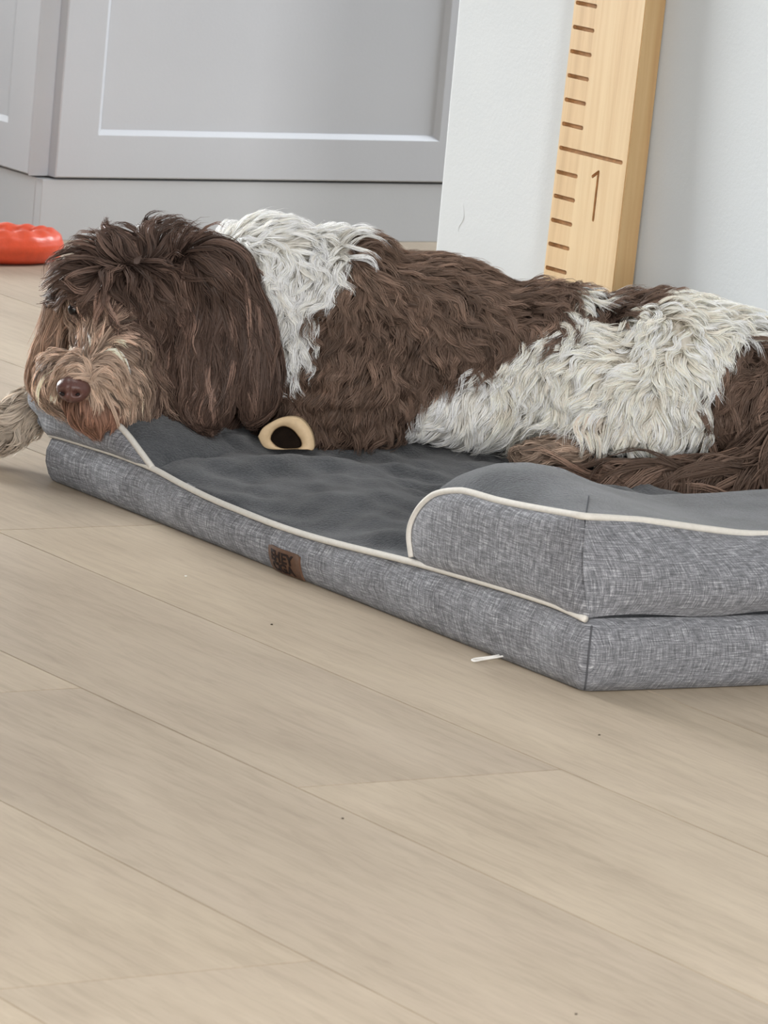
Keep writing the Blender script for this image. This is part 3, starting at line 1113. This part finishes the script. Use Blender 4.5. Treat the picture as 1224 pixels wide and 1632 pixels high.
def flow_dir(P, names):
    """world direction of hair lie at points P (one region name each, as index array)"""
    px = to_px(P)
    out = np.zeros((len(P), 2))
    for rn, i in RI.items():
        m = names == i
        if not m.any(): continue
        c = np.array(FLOW[rn], float)
        d2 = ((px[m][:, None, :] - c[None, :, :2]) ** 2).sum(2) + 60.0
        w = 1 / d2 ** 1.6
        w /= w.sum(1, keepdims=True)
        v = w @ (c[:, 2:4] / np.linalg.norm(c[:, 2:4], axis=1, keepdims=True))
        out[m] = v
    # gentle large swirls so that the coat does not run like a comb
    x, y = px[:, 0], px[:, 1]
    sw = 0.45 * np.sin(x / 34 + 1.7 * np.sin(y / 47)) * np.cos(y / 38 + 0.8 * np.sin(x / 55)) + 0.16 * np.sin(x / 14.0 - y / 23.0)
    amp = np.where(names == RI['body'], 1.0, np.where(names == RI['head'], 1.25, 0.4))
    sw = sw * amp
    co, si = np.cos(sw), np.sin(sw)
    dx = out[:, 0] * co - out[:, 1] * si
    dy = out[:, 0] * si + out[:, 1] * co
    v = dx[:, None] * RT + (-dy)[:, None] * UP
    return v / (np.linalg.norm(v, axis=1, keepdims=True) + 1e-9)


def norm(v):
    return v / (np.linalg.norm(v, axis=-1, keepdims=True) + 1e-12)


# --- lock roots on the skin
tri = BV[BT]
ta = 0.5 * np.linalg.norm(np.cross(tri[:, 1] - tri[:, 0], tri[:, 2] - tri[:, 0]), axis=1)
tcent = tri.mean(1)
treg = region_of(tcent)
tn = norm(np.cross(tri[:, 1] - tri[:, 0], tri[:, 2] - tri[:, 0]))
dens = np.array([PAR[n][9] for n in REG_NAMES], float)[treg]
away = tn @ HD
dens *= np.where(away > 0.35, 0.22, 1.0)                # sparser on the side against the wall
tz = tcent[:, 2]
dens *= np.where((tn[:, 2] < -0.6) & (treg == RI['body']), 0.05, 1.0)
cpx = to_px(tcent)
dens *= np.where((treg == RI['muzzle']) & (np.hypot(cpx[:, 0] - 148, cpx[:, 1] - 588) < 40), 1.8, 1.0)
cnt = RNG.poisson(dens * ta)
ti = np.repeat(np.arange(len(BT)), cnt)
G = len(ti)
r1, r2 = RNG.random(G), RNG.random(G)
s1 = np.sqrt(r1)
bar = np.stack([1 - s1, s1 * (1 - r2), s1 * r2], 1)
root = (BV[BT[ti]] * bar[:, :, None]).sum(1)
rn_ = norm((BN[BT[ti]] * bar[:, :, None]).sum(1))
greg = treg[ti]
gpx = to_px(root)
# keep nose and eye sockets clear
face = (greg == RI['head']) | (greg == RI['muzzle'])
clear = face & ((np.hypot(gpx[:, 0] - 117, gpx[:, 1] - 493) < 19) | ((np.hypot((gpx[:, 0] - 117) / 28, (gpx[:, 1] - 623) / 22) < 1) & (rn_ @ HD < 0)))
keep = ~clear
root, rn_, greg, gpx = root[keep], rn_[keep], greg[keep], gpx[keep]
G = len(root)
PA = np.array([PAR[n][:9] for n in REG_NAMES])[greg]
Lg = PA[:, 0] * RNG.normal(1, 0.18, G).clip(0.55, 1.5)
Tg = PA[:, 1] * RNG.uniform(0.45, 1.15, G)
cling = PA[:, 2]
# local differences
b = greg == RI['body']
neckw = b & in_poly(gpx, W_NECK)
Lg[neckw] *= 0.95
rumpw = b & (gpx[:, 0] > 830) & (gpx[:, 1] > 470)
Lg[rumpw] *= 0.92; Tg[rumpw] *= 1.15
back = b & (gpx[:, 1] < 470) & (gpx[:, 0] > 590)
Tg[back] *= 0.75
flank = b & (gpx[:, 0] > 640) & (gpx[:, 0] < 830) & (gpx[:, 1] > 590)
Lg[flank] *= 0.8; Tg[flank] *= 0.6
h = greg == RI['head']
crown = h & (gpx[:, 1] < 430)
Lg[crown] *= 1.0; Tg[crown] *= 1.45
cling = np.where(crown, 0.45, cling)
brow = h & (np.hypot(gpx[:, 0] - 150, gpx[:, 1] - 505) < 48)
Lg[brow] *= 0.55; Tg[brow] *= 0.5
br = (greg == RI['muzzle']) & (gpx[:, 1] < 590)
Lg[br] *= 0.75
aw = (greg == RI['muzzle']) & (np.hypot(gpx[:, 0] - 117, gpx[:, 1] - 620) < 42)
Lg[aw] *= 0.55; Tg[aw] *= 0.5
wav_a = PA[:, 3] * RNG.normal(1, 0.25, G)
wav_a = np.where(flank, wav_a * 0.5, wav_a)
wav_n = PA[:, 4] * RNG.uniform(0.75, 1.3, G)
# neighbours share their phase so locks wave together
ph = 2.2 * np.sin(gpx[:, 0] / 16 + 0.9) + 2.2 * np.sin(gpx[:, 1] / 19) + RNG.normal(0, 0.6, G)
jit = RNG.normal(0, 0.16, G) * np.where(greg == RI['tail'], 2.6, 1.0)

PTS = np.zeros((G, NPT, 3)); NRM = np.zeros((G, NPT, 3))
pos = root.copy(); nn = rn_.copy()
prev = norm(flow_dir(pos, greg) * 0.7 + nn * 0.7)
PTS[:, 0] = pos - nn * 0.0015; NRM[:, 0] = nn
fn = BVH.find_nearest
for k in range(1, NPT):
    t = k / (NPT - 1)
    f = flow_dir(pos, greg)
    ft = norm(f - (f * nn).sum(1, keepdims=True) * nn * 0.85)
    ang = wav_a * np.sin(2 * math.pi * wav_n * t + ph) + jit
    sd = np.cross(nn, ft)
    d = ft * np.cos(ang)[:, None] + sd * np.sin(ang)[:, None]
    up = np.where(t < 0.45, 0.55 * (0.45 - t) / 0.45, -0.05)
    free = norm(0.55 * prev + 0.6 * d + nn * up * 0.8 - HZ * (PA[:, 7] * t)[:, None])
    d = norm(d * cling[:, None] + free * (1 - cling)[:, None])
    prev = d
    tent = pos + d * (Lg / (NPT - 1))[:, None]
    Q = np.empty((G, 3)); QN = np.empty((G, 3))
    for i in range(G):
        lo, no, _, _ = fn(Vector(tent[i]))
        Q[i] = lo; QN[i] = no
    prof_h = 1 - math.exp(-3.2 * t) if t < 0.8 else (1 - math.exp(-3.2 * 0.8)) * (1 - 0.35 * (t - 0.8) / 0.2)
    hgt = ((tent - Q) * QN).sum(1)
    rp = to_px(Q)
    rip = np.sin(rp[:, 1] / 5.2 + 1.6 * np.sin(rp[:, 0] / 31) + 0.9 * np.sin(rp[:, 0] / 13 + rp[:, 1] / 40))
    want = Tg * prof_h * (1 + np.where(b & ~flank, np.where(rumpw, 0.2, 0.42), 0.12) * np.clip(1.25 - 1.7 * np.maximum(0, QN[:, 2]), 0, 1) * rip)
    clung = Q + QN * want[:, None]
    newp = clung * cling[:, None] + tent * (1 - cling)[:, None]
    hn = ((newp - Q) * QN).sum(1)
    lowm = 0.0012 + 0.35 * want
    fix = hn < lowm
    newp[fix] = (Q + QN * lowm[:, None])[fix]
    newp[:, 2] = np.maximum(newp[:, 2], np.where(newp[:, 1] > 0.935, 0.002, 0.0))
    pos = newp
    nn = norm(0.5 * nn + 0.5 * QN)
    PTS[:, k] = pos; NRM[:, k] = nn
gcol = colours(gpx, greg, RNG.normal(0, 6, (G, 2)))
gcol = gcol * np.exp(RNG.normal(0, 1, (G, 1)) * np.where(gcol[:, :1] > 0.5, 0.07, np.where((greg == RI['muzzle'])[:, None], 0.38, 0.24)))
streak = (RNG.random(G) < 0.13) & ((greg == RI['ear']) | (greg == RI['head']) | (greg == RI['tail']) | (greg == RI['muzzle']) | (greg == RI['far_ear']))
gcol[streak] *= np.where(gcol[streak][:, :1] > 0.25, 1.25, 1.9)


def strands(mask, name, width_mul=1.0):
    gi = np.nonzero(mask)[0]
    ns = PA[gi, 6].astype(int)
    idx = np.repeat(gi, ns)
    n = len(idx)
    P = PTS[idx]; Nn = NRM[idx]
    T = np.empty_like(P)
    T[:, 1:-1] = P[:, 2:] - P[:, :-2]; T[:, 0] = P[:, 1] - P[:, 0]; T[:, -1] = P[:, -1] - P[:, -2]
    T = norm(T)
    S_ = norm(np.cross(T, Nn))
    tt = np.linspace(0, 1, NPT)[None, :, None]
    ang = RNG.random(n) * 2 * math.pi
    rad = PA[idx, 5] * np.sqrt(RNG.random(n))
    ox = (rad * np.cos(ang))[:, None, None]; oy = (rad * np.sin(ang))[:, None, None]
    spread = 1 - 0.72 * tt ** 1.3
    # offset at the root lies in the skin plane; later it becomes the lock's cross-section
    B0 = norm(np.cross(Nn[:, :1], S_[:, :1]))
    off = S_ * ox * spread + B0 * oy * spread * (1 - 0.6 * tt) + Nn * oy * 0.35 * spread * tt
    fr = RNG.normal(0, 0.0009, (n, 1, 3)) * tt + RNG.normal(0, 0.0028, (n, 1, 3)) * tt ** 3 * (RNG.random((n, 1, 1)) < 0.25)
    P = P + off + fr
    # individual length: slide the tip back along the strand
    lf = RNG.uniform(0.62, 1.0, n)
    lf[RNG.random(n) < 0.06] = 1.12
    u = np.clip(np.linspace(0, 1, NPT)[None, :] * lf[:, None], 0, 1) * (NPT - 1)
    i0 = np.clip(u.astype(int), 0, NPT - 2); fr_ = (u - i0)[:, :, None]
    ar = np.arange(n)[:, None]
    Pn = P[ar, i0] * (1 - fr_) + P[ar, i0 + 1] * fr_
    Nn = norm(Nn[ar, i0] * (1 - fr_) + Nn[ar, i0 + 1] * fr_)
    P = Pn
    T[:, 1:-1] = P[:, 2:] - P[:, :-2]; T[:, 0] = P[:, 1] - P[:, 0]; T[:, -1] = P[:, -1] - P[:, -2]
    T = norm(T)
    S_ = norm(np.cross(T, Nn)); B_ = np.cross(S_, T)
    ra = RNG.normal(0, 0.6, n)[:, None, None]
    side = S_ * np.cos(ra) + B_ * np.sin(ra)
    w = (PA[idx, 8] * RNG.uniform(0.7, 1.3, n) * width_mul)[:, None, None] * (1 - 0.88 * tt ** 2.2)
    V = np.stack([P - side * w, P + side * w], 2).reshape(-1, 3)         # n*NPT*2
    base = (np.arange(n) * NPT * 2)[:, None] + (np.arange(NPT - 1) * 2)[None, :]
    Fq = np.stack([base, base + 1, base + 3, base + 2], -1).reshape(-1, 4)
    me = bpy.data.meshes.new(name)
    me.vertices.add(len(V)); me.vertices.foreach_set('co', V.ravel().astype(np.float32))
    nf = len(Fq)
    me.loops.add(nf * 4); me.loops.foreach_set('vertex_index', Fq.ravel().astype(np.int32))
    me.polygons.add(nf)
    me.polygons.foreach_set('loop_start', np.arange(0, nf * 4, 4, dtype=np.int32))
    me.polygons.foreach_set('use_smooth', np.ones(nf, bool))
    c = gcol[idx] * np.exp(RNG.normal(0, 0.10, (n, 1)))
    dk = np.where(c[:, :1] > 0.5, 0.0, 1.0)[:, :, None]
    lift = (0.92 - 0.26 * dk) + (0.28 + 0.36 * dk) * tt                                              # sun-bleached tips, plus shade between locks painted into the brown roots
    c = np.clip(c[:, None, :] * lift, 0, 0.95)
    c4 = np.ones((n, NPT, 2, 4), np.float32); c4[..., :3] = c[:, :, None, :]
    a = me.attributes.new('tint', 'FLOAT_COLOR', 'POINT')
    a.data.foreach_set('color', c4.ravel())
    me.materials.append(MT['fur'])
    me.update()
    o = link(name, me, None, dog)
    o['kind'] = 'stuff'
    return n


tot = 0
isr = lambda *ns: np.isin(greg, [RI[q] for q in ns])
tot += strands(isr('body', 'leg', 'far_leg', 'foot'), 'coat')
tot += strands(isr('head'), 'head_hair')
tot += strands(isr('muzzle', 'chin'), 'muzzle_hair')
tot += strands(isr('ear'), 'ear_hair')
tot += strands(isr('far_ear'), 'ear_hair')
tot += strands(isr('tail'), 'tail_hair')
print('LOCKS', G, 'STRANDS', tot, 'TRIS', tot * (NPT - 1) * 2, 'BODY', len(BT))


def blob(name, px, py, d, rx, ry, rd, mat, parent, tilt=0, fn_=None, sub=4):
    c = at(px, py, d); a = math.radians(tilt)
    ex = RT * math.cos(a) - UP * math.sin(a); ey = RT * math.sin(a) + UP * math.cos(a); ez = np.cross(ex, ey)
    bm = bmesh.new()
    bmesh.ops.create_icosphere(bm, subdivisions=sub, radius=1)
    for v in bm.verts:
        q = np.array(v.co)
        if fn_: q = fn_(q)
        v.co = Vector(c + ex * q[0] * rx * PXM + ey * q[1] * ry * PXM + ez * q[2] * rd)
    me = bpy.data.meshes.new(name); bm.to_mesh(me); bm.free()
    me.polygons.foreach_set('use_smooth', [True] * len(me.polygons))
    return link(name, me, mat, parent)


def nose_shape(q):
    x, y, z = q
    x *= 1.0 + 0.12 * y if y > 0 else 1.0 - 0.12 * abs(y)
    if z > 0:                                   # towards the viewer
        for nx in (-0.62, 0.22):
            g = math.exp(-(((x - nx) / 0.26) ** 2 + ((y + 0.28) / 0.2) ** 2))
            z -= 0.42 * g
        z -= 0.16 * math.exp(-((x + 0.2) / 0.08) ** 2) * (1 if y < 0.1 else 0.3)
    return np.array([x, y, z])


nose = blob('nose', 117, 621, -0.117, 27, 21, 0.013, MT['nose'], dog, 4, nose_shape, 5)
tag(nose, 'brown leathery nose')
for px, py, tl in ((99.5, 628, 30), (124, 629, -25)):
    blob('nostril', px, py, -0.1245, 5.0, 3.0, 0.0022, MT['nostril'], nose, tl, None, 3)
for px, py, d in ((118, 493, -0.067), (205, 497, -0.066)):
    blob('eye', px, py, d, 10, 10, 0.006, MT['eye'], dog, 0, None, 3)
